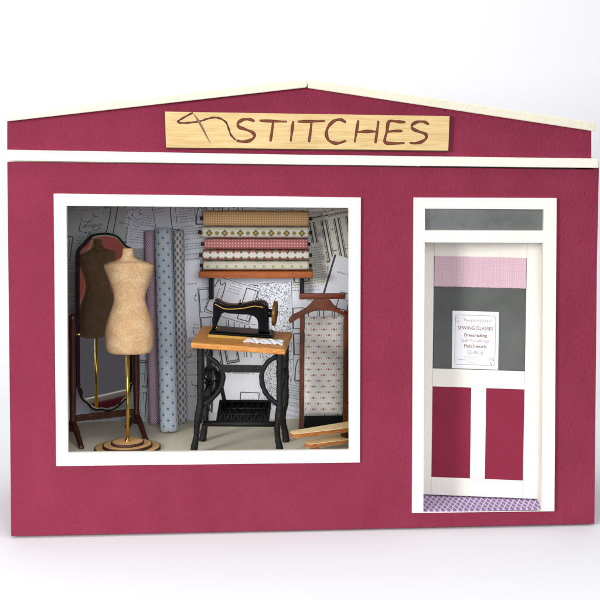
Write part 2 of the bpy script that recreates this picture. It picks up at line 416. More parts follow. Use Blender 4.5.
# transom pane, with an added dark strip behind it standing for the room corner
trn = MB(); trn.prism(ar([(423, 206), (545, 207), (545, 233), (423, 233)], 2), 2, 3); trn.build('transom_pane', 'acetate', shop, off=O)
bm = MB(); bm.prism(ar([(520.6, 207), (522, 207), (522, 232), (520.6, 232)], 3.4), 3.2, 5); bm.build('room_corner_strip', 'black', shop, off=O)
# entrance recess
tz = at(430, 510.9, -4).z
xa, xb = at(424, 400, 0).x, at(543, 400, 0).x
bm = MB(); bm.box(xa-8, 6.2, 0, xb+8, 74, tz-.3); bm.box(xa+1.6, -3.4, tz-1.2, xb-2.2, 6.19, tz-.3); bm.build('entrance_floor', 'tile', shop, off=O)
bm = MB(); bm.box(xb+.8, 6.2, tz-.2, xb+5, 34, 330); bm.build('door_jamb', 'white', shop, .3, off=O)
bm = MB(); bm.box(xa-6, 6.2, tz-.2, xa-1.2, 56, 330); bm.build('door_jamb', 'white', shop, .3, off=O)
bm = MB(); bm.box(404.2, 88, tz, XR-7, 91, zt_-1); bm.build('inner_wall', 'room', shop, off=O)

# the door, hinged on the right and standing slightly ajar inwards
hp = at(541.5, 502, 24); hp.z = tz+1.2
lp = at(424, 496.5, 49)
a_d = math.atan2(hp.y-lp.y, hp.x-lp.x)       # local +x runs from the free edge to the hinge
def D(px, py, dy=0.):
    x, z = loc_on(px, py, hp, a_d, dy); return x, z
door = MB(); th = 5.
xR = D(541.5, 400)[0]; xg0, xg1 = D(433.6, 300)[0], D(526, 300)[0]; xL = xg0-(xR-xg1)
ztop = D(480, 236)[1]; zg1, zg0 = D(480, 257)[1], D(480, 370)[1]
zp1, zp0 = D(480, 388)[1], D(480, 479)[1]; xm0, xm1 = D(470.6, 430)[0], D(485.6, 430)[0]
door_o = bpy.data.objects.new('door', None)
def dpart(name, mat, *boxes, bev=.35, par=None):
    m = MB(); m.xf = Matrix.Translation(hp - Vector(O)) @ Matrix.Rotation(a_d, 4, 'Z')
    for b in boxes: m.box(*b)
    return m.build(name, mat, par, bev)
# the door's slab (upper part is open for its pane)
dm = dpart('door', 'white', (xL+.3, 1.2, 0, xR-.3, th, zp1+.4), (xL+.3, 1.2, zp1+.4, xg0-.4, th, ztop), (xg1+.4, 1.2, zp1+.4, xR-.3, th, ztop),
           (xg0-.4, 1.2, zp1+.4, xg1+.4, th, zg0-.4), (xg0-.4, 1.2, zg1+.4, xg1+.4, th, ztop), par=shop, bev=0)
bpy.data.objects.remove(door_o)
dpart('stile', 'white', (xL, 0, 0, xg0-.15, 1.19, ztop), par=dm)
dpart('stile', 'white', (xg1+.15, 0, 0, xR, 1.19, ztop), par=dm)
dpart('rail', 'white', (xg0, 0, zg1, xg1, 1.19, ztop), par=dm)
dpart('rail', 'white', (xg0, 0, zp1, xg1, 1.19, zg0), par=dm)
dpart('rail', 'white', (xg0, 0, 0, xg1, 1.19, zp0), par=dm)
dpart('mullion', 'white', (xm0, 0, zp0+.1, xm1, 1.19, zp1-.1), par=dm)
dpart('panel', 'red_door', (xg0+.1, .75, zp0+.1, xm0-.1, 1.15, zp1-.1), par=dm, bev=0)
dpart('panel', 'red_door', (xm1+.1, .75, zp0+.1, xg1-.1, 1.15, zp1-.1), par=dm, bev=0)
dpart('glass_pane', 'acetate', (xg0+.1, 2.4, zg0-.1, xg1-.1, 3.2, zg1+.1), par=dm, bev=0)
zb0 = D(480, 287.5)[1]
m = MB(); m.xf = Matrix.Translation(hp - Vector(O)) @ Matrix.Rotation(a_d, 4, 'Z'); N = 40
for i in range(N):                            # blind: a softly rippled strip of cloth
    def rp(k): x = xg0+.3+(xg1-xg0-.6)*k/N; return x, 1.5+.12*math.sin(k*1.1)+.1*math.sin(k*2.9)
    (u0, w0), (u1, w1) = rp(i), rp(i+1); e0, e1 = zb0+rnd.uniform(-.25, .25), zb0+rnd.uniform(-.25, .25)
    m.face([(u0, w0, e0), (u1, w1, e1), (u1, w1, zg1-.1), (u0, w0, zg1-.1)], 0, [(u0, e0), (u1, e1), (u1, zg1), (u0, zg1)])
m.build('blind', 'f_blind', dm, recalc=False)

# notice on the door glass
nt = thing('paper_notice', 'small white printed sewing classes notice fixed to the dark glass of the white door', 'notice', hp, a_d)
def N_(px, py): return loc_on(px, py, hp, a_d, 1.9)
n0, n1 = N_(451.8, 368.2), N_(499, 312)
bm = MB(); bm.box(n0[0], 1.9, n0[1], n1[0], 2.3, n1[1]); bm.build('card', 'notice', nt)
nw, nh = n1[0]-n0[0], n1[1]-n0[1]
def npt(u_, v_): return (n0[0]+u_*nw, n1[1]-v_*nh)
bm = MB(); k_ = []
for cx, cy, a0 in ((.9, .94, 0), (.93, .1, 1), (.1, .07, 2), (.07, .9, 3)): pass
def rr(u0, v0, u1, v1, r=.05):
    P = []
    for cx, cy, a0 in ((u1-r, v0+r, -90), (u1-r, v1-r, 0), (u0+r, v1-r, 90), (u0+r, v0+r, 180)):
        for j in range(5):
            a = math.radians(a0+22.5*j); P.append(npt(cx+r*math.cos(a), cy+r*math.sin(a)*nw/nh))
    return P+[P[0]]
bm.ribbon(rr(.06, .06, .93, .94), .55, 1.86); bm.build('border', 'n_grey', nt, recalc=False)
def ntext(s, u_, v_, size, mat, name='lettering', bold=0., sx=1.):
    cu = bpy.data.curves.new(name, 'FONT'); cu.body = s; cu.size = size; cu.align_x = 'CENTER'; cu.offset = bold; cu.resolution_u = 3
    tmp = bpy.data.objects.new(name+'_src', cu); col.objects.link(tmp); dg = bpy.context.evaluated_depsgraph_get()
    me = bpy.data.meshes.new_from_object(tmp.evaluated_get(dg)); bpy.data.objects.remove(tmp)
    x0, z0 = npt(u_, v_)
    for q in me.vertices: q.co = Vector(((x0+q.co.x*sx)*S, 1.84*S, (z0+q.co.y)*S))
    me.materials.clear(); me.materials.append(M[mat]); me.name = name
    o = bpy.data.objects.new(name, me); col.objects.link(o); o.parent = nt; return o
ntext('SEWING CLASSES', .5, .32, 5.2, 'n_brown', bold=.05, sx=.92)
ntext('Dressmaking', .5, .44, 4.6, 'n_brown', bold=.12)
ntext('Soft Furnishings', .5, .535, 4.6, 'n_lilac', bold=.04)
ntext('Patchwork', .5, .63, 4.8, 'n_brown', bold=.1, sx=1.15)
ntext('Quilting', .5, .735, 5.2, 'n_lilac', bold=.05)
bm = MB()                                     # the flourished top line and small print: too small to read in the photo
x_ = .2
pts = []
bm2 = MB()
for i in range(60):
    u_ = .24+.6*i/59; pts.append(npt(u_+.012*math.sin(i*1.3), .17-.02*math.cos(i*1.3)*(1+.6*math.sin(i*.41+.6))-(.03 if i < 4 or 30 < i < 33 else 0)))
bm2.ribbon(pts, .5, 1.85); bm2.build('script_line', 'n_lilac', nt, recalc=False)
bm2 = MB(); bm2.ribbon([npt(.1+.045*math.cos(a/4)*(1-a/40), .15+.05*math.sin(a/4)*(1-a/40)) for a in range(24)], .5, 1.85); bm2.build('flourish', 'n_grey', nt, recalc=False)
for u0, u1, v_ in ((.25, .5, .8), (.12, .28, .845), (.34, .62, .845), (.3, .5, .885)):
    u_ = u0
    while u_ < u1:
        bm.ribbon([npt(u_, v_), npt(u_+.018, v_+rnd.uniform(-.008, .008))], rnd.uniform(.4, .8), 1.85); u_ += .026
for i in range(12):
    c = npt(.8+.11*rnd.random(), .92-.11*rnd.random()); bm.ribbon([(c[0]-.6, c[1]-.4), (c[0]+.6, c[1]+.5)], .7, 1.85)
spr = bm.build('small_print', 'n_grey', nt, recalc=False)

# ------------------------------------------------------------------ sign board
sg = thing('sign_board', 'pale wooden STITCHES sign board with burnt lettering and needle and thread, under the gable', 'sign', (307, 0, at(307, 149, 0).z))
SO = (307, 0, at(307, 149, 0).z)
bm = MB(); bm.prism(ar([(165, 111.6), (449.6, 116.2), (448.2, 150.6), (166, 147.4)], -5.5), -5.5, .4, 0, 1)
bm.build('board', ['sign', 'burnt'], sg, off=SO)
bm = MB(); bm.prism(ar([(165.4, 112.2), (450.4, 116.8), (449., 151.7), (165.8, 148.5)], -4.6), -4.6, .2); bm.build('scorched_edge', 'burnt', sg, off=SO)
def sp(P): return [Vector(xz(at(a, b, -5.5))) for a, b in P]
letters = {
 's': [[(254.6, 121.2), (249, 119.3), (243, 119.8), (238, 123), (239, 127), (246, 129.6), (253, 132.8), (254.3, 137), (249, 140.8), (242, 141.6), (236.5, 140.4)]],
 't': [[(259.5, 120.6), (273, 121.2), (287, 121.6)], [(273.2, 121), (272, 131), (270.4, 141.6)]],
 'i': [[(293.2, 121), (292, 131), (290.6, 141.6)]],
 't2': [[(297.5, 121.6), (311, 121.4), (325, 121)], [(311.6, 121.4), (310.4, 132), (309, 142.2)]],
 'c': [[(346, 122.6), (340.5, 119.6), (334, 121), (328.6, 126.4), (326.4, 133), (328.2, 139.6), (334, 143), (340, 142.8), (346, 140.6)]],
 'h': [[(358.4, 120.2), (356.6, 131), (354.6, 142.4)], [(378.4, 120.8), (377, 132), (375.4, 143.2)], [(356.6, 132.2), (366, 131.4), (377, 131.6)]],
 'e': [[(405.4, 122.2), (397, 121.6), (389, 121.6), (387, 131), (385, 142), (395, 143.4), (404.6, 143)], [(387, 131.8), (395, 131), (402.4, 131)]],
 's2': [[(428.8, 124.6), (424, 121.8), (417, 122), (412, 125.2), (413, 129), (419, 131.6), (425.4, 134), (426, 138.4), (421, 142), (415, 143.2), (409.6, 142.8)]]}
for k, strokes in letters.items():
    bm = MB()
    for j, st in enumerate(strokes):
        P = smooth_path(sp(st), 6); n = len(P)
        wd = [3.*(.6+.4*min(1, min(i, n-1-i)/5.))*(1+.2*math.sin(i*.55+2*j)) for i in range(n)]
        bm.ribbon(P, wd, -5.58-.03*j)
        bm.ribbon(P, [w*.4 for w in wd], -5.72-.02*j, 1)
    bm.build('letter', ['pyro_dark', 'pyro'], sg, off=SO, recalc=False)
bm = MB(); P = smooth_path(sp([(193, 112.6), (187, 115.8), (180, 119.8), (177.8, 122), (182, 122.9), (190, 122.6), (200, 121.2), (206.7, 119), (213.3, 117.6), (220, 118.4), (226, 122.4), (228.8, 129), (231, 135), (235.6, 139.9)]), 6)
bm.ribbon(P, [1.5+.7*math.sin(i*.5)**2 for i in range(len(P))], -5.58); bm.build('thread', 'pyro_dark', sg, off=SO, recalc=False)
bm = MB(); P = sp([(194, 114.4), (198, 120), (202, 127), (206, 135), (210.4, 143.2)]); bm.ribbon(P, [.9, 2., 2.2, 1.5, .4], -5.64)
bm.build('needle', 'needle', sg, off=SO, recalc=False)

# ------------------------------------------------------------------ wallpaper of printed sewing patterns, pasted on the back wall
X0, X1, Z0, Z1 = XL+7, 399., fz, zt_-1
def clipper(x0, x1, z0, z1, c=None, a=0., w=None, h=None):
    """clip to the wall, and to a turned sheet if given"""
    planes = [((1, 0), x0), ((-1, 0), -x1), ((0, 1), z0), ((0, -1), -z1)]
    if c is not None:
        ca, sa = math.cos(a), math.sin(a)
        for nx, nz, d in ((ca, sa, -w/2), (-ca, -sa, -w/2), (-sa, ca, -h/2), (sa, -ca, -h/2)):
            planes.append(((nx, nz), d+nx*c[0]+nz*c[1]))
    def f(poly):
        for (nx, nz), d in planes:
            out = []
            for i in range(len(poly)):
                p, q = poly[i], poly[(i+1) % len(poly)]
                dp, dq = nx*p[0]+nz*p[1]-d, nx*q[0]+nz*q[1]-d
                if dp >= 0: out.append(p)
                if dp*dq < 0:
                    k = dp/(dp-dq); out.append((p[0]+(q[0]-p[0])*k, p[1]+(q[1]-p[1])*k))
            poly = out
            if len(poly) < 3: return []
        return poly
    return f
wp = MB(); depth = [Y_B-.3]
def sheet(px, py, w, h, ang, kind, tone):
    """one pasted sheet; px, py its middle in the picture, ang in degrees (anticlockwise)"""
    c = xz(at(px, py, Y_B)); a = math.radians(ang); ca, sa = math.cos(a), math.sin(a)
    def q(u_, v_): return (c[0]+u_*ca-v_*sa, c[1]+u_*sa+v_*ca)
    cl = clipper(X0, X1, Z0, Z1, c, a, w, h); depth[0] -= .06; y = depth[0]
    poly = cl([q(-w/2, -h/2), q(w/2, -h/2), q(w/2, h/2), q(-w/2, h/2)])
    if len(poly) < 3: return
    wp.face([(p[0], y, p[1]) for p in poly], tone); yi = y-.03
    def line(P, wd): wp.ribbon([q(*p) for p in P], wd*1.3, yi, 4, cl)
    def text(u0, u1, v_, hh):
        u_ = u0
        while u_ < u1:
            wl = rnd.uniform(2, 7)
            k = u_
            while k < min(u_+wl, u1):
                s_ = rnd.choice((0, 0, 1)); line([(k, v_), (k+.12*hh, v_+hh*(1 if s_ else .65))], .2*hh)
                if rnd.random() < .45: line([(k, v_+hh*.3), (k+hh*.4, v_+hh*.33)], .2*hh)
                k += .72*hh
            u_ += wl+hh*.6
    def frame(u0, v0, u1, v1, wd=.6): line([(u0, v0), (u1, v0)], wd); line([(u1, v0), (u1, v1)], wd); line([(u1, v1), (u0, v1)], wd); line([(u0, v1), (u0, v0)], wd)
    if kind == 'text':
        v_ = h/2-3
        while v_ > -h/2+2:
            if rnd.random() < .9:
                nn = max(1, int(w//34)); cw = w/nn
                for k in range(nn): text(-w/2+k*cw+1.5, -w/2+(k+1)*cw-2, v_, 1.5)
            v_ -= 2.9
    elif kind == 'layout':
        frame(-w/2+1.5, -h/2+1.5, w/2-1.5, h/2-1.5, .5)
        cols = max(1, int(w//17)); rows = max(1, int(h//30))
        for i in range(cols):
            for j in range(rows):
                cu, cv = -w/2+(i+.5)*w/cols, -h/2+(j+.5)*h/rows
                bw, bh = w/cols*.36, h/rows*.4; r = rnd.random()
                if r < .4:
                    frame(cu-bw, cv-bh, cu+bw, cv+bh, .8); text(cu-bw*.5, cu+bw*.5, cv, 2.)
                    line([(cu+bw*.6, cv-bh), (cu+bw*.6, cv+bh)], .4)
                elif r < .8:
                    P = [(cu-bw, cv-bh), (cu-bw*.8, cv+bh*.3), (cu-bw*.3, cv+bh), (cu+bw*.3, cv+bh*.7), (cu+bw*.9, cv+bh*.9), (cu+bw, cv-bh*.1), (cu+bw*.6, cv-bh), (cu-bw, cv-bh)]
                    line([tuple(z_) for z_ in smooth_path([Vector(z_) for z_ in P], 4)], .8); text(cu-bw*.4, cu+bw*.5, cv-bh*.2, 1.7)
                    line([(cu, cv-bh*.6), (cu+bw*.2, cv+bh*.5)], .4)
                else:
                    for k in range(4): text(cu-bw, cu+bw, cv+bh-k*3.4, 1.6)
    elif kind == 'dense':
        for i in range(int(w*h*.42)):
            u_, v_ = rnd.uniform(-w/2, w/2), rnd.uniform(-h/2, h/2); aa = rnd.uniform(0, PI); L = rnd.uniform(.5, 1.5)
            line([(u_, v_), (u_+L*math.cos(aa), v_+L*math.sin(aa))], rnd.uniform(.25, .5))
    elif kind == 'sketch':
        for i in range(max(3, int(w*h/140))):
            u_, v_ = rnd.uniform(-w/2+3, w/2-3), rnd.uniform(-h/2+3, h/2-3); r = rnd.uniform(3, 8); a1 = rnd.uniform(0, 6)
            line([tuple(z_) for z_ in smooth_path([Vector((u_+r*math.cos(a1+k*.5)*.7+.5*k, v_+r*math.sin(a1+k*.5+.5*math.sin(k*.8)))) for k in range(rnd.randint(4, 10))], 4)], rnd.uniform(.3, .6))
        for k in range(5): text(-w/2+2, w/2-2, rnd.uniform(-h/2, h/2), 1.6)
    elif kind == 'bars':
        n = max(2, int(w//15))
        for i in range(n):
            u0 = -w/2+3+i*(w-4)/n; u1 = u0+(w-4)/n*.72
            frame(u0, -h/2+5, u1, h/2-4, 1.1); frame(u0+1.7, -h/2+6.6, u1-1.7, h/2-5.6, .5)
            text(u0+3, u1-2, rnd.uniform(-h/4, h/4), 2.); line([(u0+1, -h/4), (u1-1, -h/4)], .6)
    elif kind == 'plainline':
        text(-w/4, w/4, h/5, 2.2); line([(-w/2+2.5, -h/2), (-w/2+2.5, h/2)], 1.8)
        frame(w*.02, -h*.42, w*.34, -h*.12, .8); text(w*.05, w*.3, -h*.25, 1.7)
wp.face([(X0, Y_B-.3, Z0), (X1, Y_B-.3, Z0), (X1, Y_B-.3, Z1), (X0, Y_B-.3, Z1)], 1)
for a in [(85, 235, 60, 80, -8, 'layout', 2), (80, 300, 50, 90, 4, 'text', 2), (112, 222, 50, 50, -10, 'layout', 2), (150, 222, 46, 60, -6, 'text', 1),
          (134, 216, 18, 26, -8, 'dense', 1), (92, 218, 26, 30, 6, 'sketch', 2), (168, 216, 34, 40, 10, 'layout', 1), (150, 300, 60, 120, 3, 'text', 2),
          (150, 390, 50, 70, -4, 'layout', 2), (115, 390, 60, 80, 5, 'text', 2), (195, 240, 30, 90, 7, 'text', 1), (192, 300, 26, 90, 5, 'plainline', 0),
          (201, 312, 20, 60, -4, 'sketch', 0), (196, 372, 30, 80, 2, 'sketch', 1), (225, 214, 70, 24, 3, 'layout', 1), (270, 212, 60, 24, -3, 'text', 1),
          (240, 340, 90, 130, 4, 'layout', 0), (232, 300, 56, 46, -17, 'layout', 0), (240, 385, 66, 66, -3, 'plainline', 0), (225, 355, 42, 30, 10, 'bars', 0),
          (282, 330, 46, 110, 3, 'dense', 0), (279, 380, 40, 70, -2, 'dense', 0), (290, 398, 30, 36, -14, 'text', 0), (322, 330, 70, 120, 2, 'layout', 0),
          (334, 236, 76, 66, 11, 'bars', 3), (325, 212, 60, 18, 10, 'sketch', 3), (311, 265, 36, 50, 8, 'text', 3), (300, 268, 22, 40, 8, 'layout', 3), (342, 285, 40, 64, -16, 'plainline', 0), (330, 400, 60, 60, 5, 'layout', 0)]:
    sheet(*a)
wpo = wp.build('wallpaper', ['p_light', 'p_mid', 'p_grey', 'p_warm', 'ink'], shop, off=O, recalc=False)

# ------------------------------------------------------------------ dress form
b0 = atz(127.6, 449.4, fz); YD = b0.y
df = thing('dress_form', 'tan speckled dress form on brass pole and stepped wooden base in front of the mirror', 'mannequin', b0)
DO = tuple(b0)
rows = [(248.2, 123.2, 133.2), (249.4, 122.7, 133.9), (254, 122.4, 134.4), (257.5, 121, 136), (260, 117, 141), (262.4, 108.6, 149.4), (264.6, 103.9, 153.6), (267, 103.6, 153.9), (272, 105.4, 152.8), (278, 108, 151), (284, 110.6, 149.3), (290, 112.6, 147), (295, 113.9, 145.6), (299, 114, 145.3), (304, 113, 146.2), (310, 110.8, 148.4), (317, 108, 151), (325, 105.9, 153), (333, 104.8, 153.8), (341, 105, 153.4), (347, 105.4, 153), (350.4, 106.8, 152), (352.2, 109, 150.4), (352.9, 112, 148)]
rows4 = []
for i, (py, l, r_) in enumerate(rows):
    dep = .8 if i < 4 else (.36 if i < 8 else (.46 if i < 11 else (.42 if i < 15 else .5)))
    rows4.append((py, l, r_, (r_-l)/2*dep+(1.5 if i in (4, 5) else 0)))
for _k in range(2):                          # finer rows, lightly rounded
    nr = []
    for A, B in zip(rows4, rows4[1:]):
        nr += [tuple(.87*a+.13*b for a, b in zip(A, B)), tuple(.13*a+.87*b for a, b in zip(A, B))]
    rows4 = [rows4[0]]+nr+[rows4[-1]]
bm = MB(); seg = 56; rings = []
for i, (py, l, r_, hd_) in enumerate(rows4):
    A, B = at(l, py, YD), at(r_, py, YD); cx = (A.x+B.x)/2-b0.x; hw = (B.x-A.x)/2; z = (A.z+B.z)/2-b0.z
    hd = hd_*1.08
    R_ = []
    for j in range(seg):
        a = 2*PI*j/seg; ca, sa = math.cos(a), math.sin(a); e = .82
        R_.append(bm.v((cx+hw*math.copysign(abs(ca)**e, ca), (hd*(1.12 if sa < 0 else .9))*math.copysign(abs(sa)**e, sa), z)))
    rings.append(R_)
for A, B in zip(rings, rings[1:]):
    for j in range(seg):
        f = bm.bm.faces.new([A[j], A[(j+1) % seg], B[(j+1) % seg], B[j]]); f.smooth = True
bm.bm.faces.new(rings[0]); bm.bm.faces.new(rings[-1][::-1])
to = bm.build('torso', 'torso', df)
zt0 = at(127, 352.5, YD).z-b0.z
xp0 = at(127.7, 352.5, YD).x-b0.x
bm = MB(); bm.tube([(0, 0, 8), (xp0, 0, zt0+2)], 1.75, 16); bm.build('pole', 'brass', df)
bm = MB(); bm.lathe([(3, 8.4), (2.9, 9.6), (2.1, 10.6), (1.8, 12)], seg=20); bm.build('pole_collar', 'brass', df)
for i, r_ in enumerate((34, 25.5, 16.8)):
    bm = MB(); z = i*2.9
    bm.lathe([(r_-.3, z+.05), (r_, z+.4), (r_, z+2.5), (r_-.5, z+2.85), (r_-1.3, z+2.9), (.5, z+2.9)], seg=64, mis=[1, 1, 1, 1, 0])
    bm.build('base_disc', ['disc', 'burnt'], df)

# ------------------------------------------------------------------ cheval mirror
a_m = math.radians(25.5)
mo = at(106, 440, 112); mo.z = fz
mir = thing('cheval_mirror', 'dark wooden cheval mirror with scalloped glass standing behind the dress form', 'mirror', mo, a_m)
def Mp(px, py, dy=0.): return loc_on(px, py, mo, a_m, dy)
gl = [(106.5, 409.6), (102, 408.6), (97, 409), (92.5, 407), (89, 403), (84.5, 399.5), (82, 394), (80.5, 388), (79.2, 384), (78.8, 360), (78.5, 325), (78.5, 290), (78.7, 257), (80.8, 249.5), (86.3, 243.8), (91, 238.4), (96, 236), (104, 235), (110, 235.4), (117, 237.6), (121.5, 242.5), (126, 247.3), (131, 250), (133, 257), (133.3, 300), (133.3, 350), (133.3, 380), (131, 384), (129.5, 390), (127.5, 396), (123.5, 400), (118.5, 405), (113, 408.6)]
G = [Vector(Mp(*p)) for p in gl]
g2 = []
for i in range(len(G)):
    p0, p1, p2, p3 = G[i-1], G[i], G[(i+1) % len(G)], G[(i+2) % len(G)]
    for k in range(3):
        u = k/3; g2.append(.5*((2*p1)+(p2-p0)*u+(2*p0-5*p1+4*p2-p3)*u*u+(3*p1-p0-3*p2+p3)*u**3))
def inset(P, d):
    out = []; n = len(P)
    for i in range(n):
        t_ = (P[(i+1) % n]-P[i-1]).normalized(); out.append(P[i]+Vector((t_.y, -t_.x))*d)
    return out
# outline runs clockwise seen from the front; find the outward sign
area = sum(g2[i].x*g2[(i+1) % len(g2)].y-g2[(i+1) % len(g2)].x*g2[i].y for i in range(len(g2)))
sgn = 1 if area > 0 else -1
outer, inner = inset(g2, 2.2*sgn), inset(g2, -1.3*sgn)
bm = MB(); bm.prism([tuple(p) for p in outer], .9, 4); bm.build('mirror_frame', 'black', mir, .4)
bm = MB()
n = len(g2)
for i in range(n):
    j = (i+1) % n
    bm.face([(g2[i].x, .7, g2[i].y), (g2[j].x, .7, g2[j].y), (inner[j].x, 0, inner[j].y), (inner[i].x, 0, inner[i].y)], 1)
    bm.face([(g2[i].x, .88, g2[i].y), (g2[j].x, .88, g2[j].y), (g2[j].x, .7, g2[j].y), (g2[i].x, .7, g2[i].y)], 1)
bm.face([(p.x, 0, p.y) for p in inner], 0)
bm.build('mirror_glass', ['mirror', 'bevel'], mir)
xl_, xr_ = Mp(73.3, 380)[0], Mp(137, 380)[0]; zpt = Mp(73, 314)[1]
for x in (xl_, xr_):
    bm = MB(); bm.tube([(x, 2, 12), (x, 2, 24), (x, 2, 28), (x, 2, 60), (x, 2, zpt-26), (x, 2, zpt-22), (x, 2, zpt-6), (x, 2, zpt-3), (x, 2, zpt)], [3.4, 3.6, 2.9, 3.7, 3.2, 4., 3.3, 3.9, 1.4], 16)
    bm.build('post', 'mahog', mir)
    for s_ in (-1, 1):
        bm = MB(); P = smooth_path([(x, 2, 20), (x, 2+s_*9, 17), (x, 2+s_*20, 9.5), (x, 2+s_*30, 2.4), (x, 2+s_*33, 2.)], 5)
        bm.tube(P, [3.6-1.2*i/len(P) for i in range(len(P)-1)]+[2.], 12); bm.build('foot', 'mahog', mir, smooth=True)
bm = MB(); zc = Mp(106, 415)[1]; bm.box(xl_+3, .5, zc-4, xr_-3, 4, zc+3); bm.build('crossbar', 'mahog', mir, .8)
zk = Mp(73, 335)[1]
for x, s_ in ((xl_, 1), (xr_, -1)):
    bm = MB(); bm.lathe([(1.6, 0), (1.6, 3), (2.3, 4), (.8, 6)], (x+s_*3 if s_ > 0 else x-9, 2, zk), 12, axis='x'); bm.build('pivot', 'brass', mir)

# ------------------------------------------------------------------ fabric rolls
def roll(label, mat, A, B, r, group, twist=0., name='fabric_roll', seam=.8, core=True, flat=1., cap='linen_end'):
    """a spiral-wound roll from A to B"""
    A, B = Vector(A), Vector(B); t_ = thing(name, label, 'fabric', A, 0, group)
    ax = (B-A); L = ax.length; ax.normalize()
    ref = Vector((0, -1, 0)) if abs(ax.y) < .9 else Vector((0, 0, 1))
    ny = (ref-ax*ref.dot(ax)).normalized(); nx = ny.cross(ax)
    bm = MB(); seg, cuts = 56, max(10, int(L/6)); rings = []
    for j in range(cuts+1):
        v_ = L*j/cuts; R_ = []
        for k in range(seg+1):
            a = 2*PI*k/seg+twist; rr_ = r*(1-.0*k)+seam*k/seg-seam*.5 + .12*math.sin(j*.7+k*.3)*(.5 if r < 7 else 1)
            if j in (0, cuts): rr_ -= .25
            p = ax*v_+nx*rr_*math.cos(a)+ny*rr_*flat*math.sin(a); R_.append(bm.v(p))
        rings.append((R_, v_))
    for (P, va), (Q, vb) in zip(rings, rings[1:]):
        for k in range(seg):
            f = bm.bm.faces.new([P[k], P[k+1], Q[k+1], Q[k]]); f.smooth = True
            ua, ub = 2*PI*r*k/seg, 2*PI*r*(k+1)/seg
            if abs(ax.x) > .8: cs = ((va, ua), (va, ub), (vb, ub), (vb, ua))
            else: cs = ((ua, va), (ub, va), (ub, vb), (ua, vb))
            for l, c in zip(f.loops, cs): l[bm.uv].uv = c
        f = bm.bm.faces.new([P[seg], P[0], Q[0], Q[seg]])
    for R_ in (rings[0][0][::-1], rings[-1][0]):
        f = bm.bm.faces.new(R_); f.material_index = 1
    bm.build('cloth', [mat, cap], t_, recalc=True)
    if core:
        bm = MB(); bm.tube([-ax*core, ax*(L+core)], min(1.9, r*.32), 12); bm.build('core', 'core', t_, smooth=False)
    # windings seen on the top end
    for e in (-.05, L+.05):
        bm = MB(); P = []
        for k in range(90):
            a = k*.42; q = r*.22+(r*.66)*k/89; P.append(ax*e+nx*q*math.cos(a)+ny*q*flat*math.sin(a))
        bm.tube(P, .28, 5); bm.build('end_windings', cap, t_)
    return t_
gv = 'fabric rolls leaning against the wall'
def flo(px, py): return atz(px, py, fz)
A = flo(154.8, 424.5)+Vector((0, 0, .6)); roll('slim plum pink fabric roll with pin dots leaning left of the pale blue roll', 'f_purple', A, at(149.6, 231, Y_B-8), 6.1, gv, 2.2, core=.6)
A = flo(169.4, 432)+Vector((0, 0, .8)); roll('pale blue fabric roll with dark blue spots, fattest of the upright rolls', 'f_blue', A, at(163.4, 229, Y_B-13), 10.0, gv, 2.6, core=.6)
A = flo(182, 423)+Vector((0, 0, .6)); roll('slim grey and white chain patterned fabric roll leaning right of the pale blue roll', 'f_grey', A, at(178.6, 231, Y_B-8), 6.3, gv, 2.0, core=.6)

# ------------------------------------------------------------------ wall shelf with five folded bolts
ys = 158.
sl, sr = at(198.8, 275, ys), at(313, 274.5, ys); zs1, zs0 = at(256, 271.6, ys).z, at(256, 278.2, ys).z
sh = thing('wall_shelf', 'narrow chestnut wooden wall shelf carrying stacked fabric above the sewing machine', 'shelf', (sl.x, ys, zs0))
bm = MB(); bm.box(0, 0, 0, sr.x-sl.x, Y_B-2-ys, zs1-zs0); bm.build('board', 'shelf', sh, .9)
for px in (211.5, 302):
    x = at(px, 285, Y_B-12).x-sl.x; zz = at(px, 299, Y_B-12).z-zs0
    bm = MB(); bm.box(x-2.6, Y_B-16-ys, zz, x+2.6, Y_B-2.2-ys, -.2); bm.build('bracket', 'iron', sh, .8)
yr = ys+15.
gs = 'fabric bolts stacked on the wall shelf'
spec = [(203.2, 309, 261.6, 271.4, 'f_pale', 'cream fabric bolt with small green sprigs lying at the bottom of the shelf stack', 'rolled_cloth'),
        (202.6, 309.2, 250.4, 261.2, 'f_redgreen', 'white fabric bolt with red and green diamonds, second from the bottom of the shelf stack', ''),
        (204.4, 307.6, 239.2, 250, 'f_pink', 'dusty pink dotted fabric bolt in the middle of the shelf stack', ''),
        (201.6, 309.4, 227.4, 238.6, 'f_green', 'white fabric bolt with olive and gold diamonds, second from the top of the shelf stack', ''),
        (203.4, 309, 211.4, 226.8, 'f_tan', 'thick tan woven fabric bolt on top of the shelf stack', '')]
zz = zs1
yf = ys+4
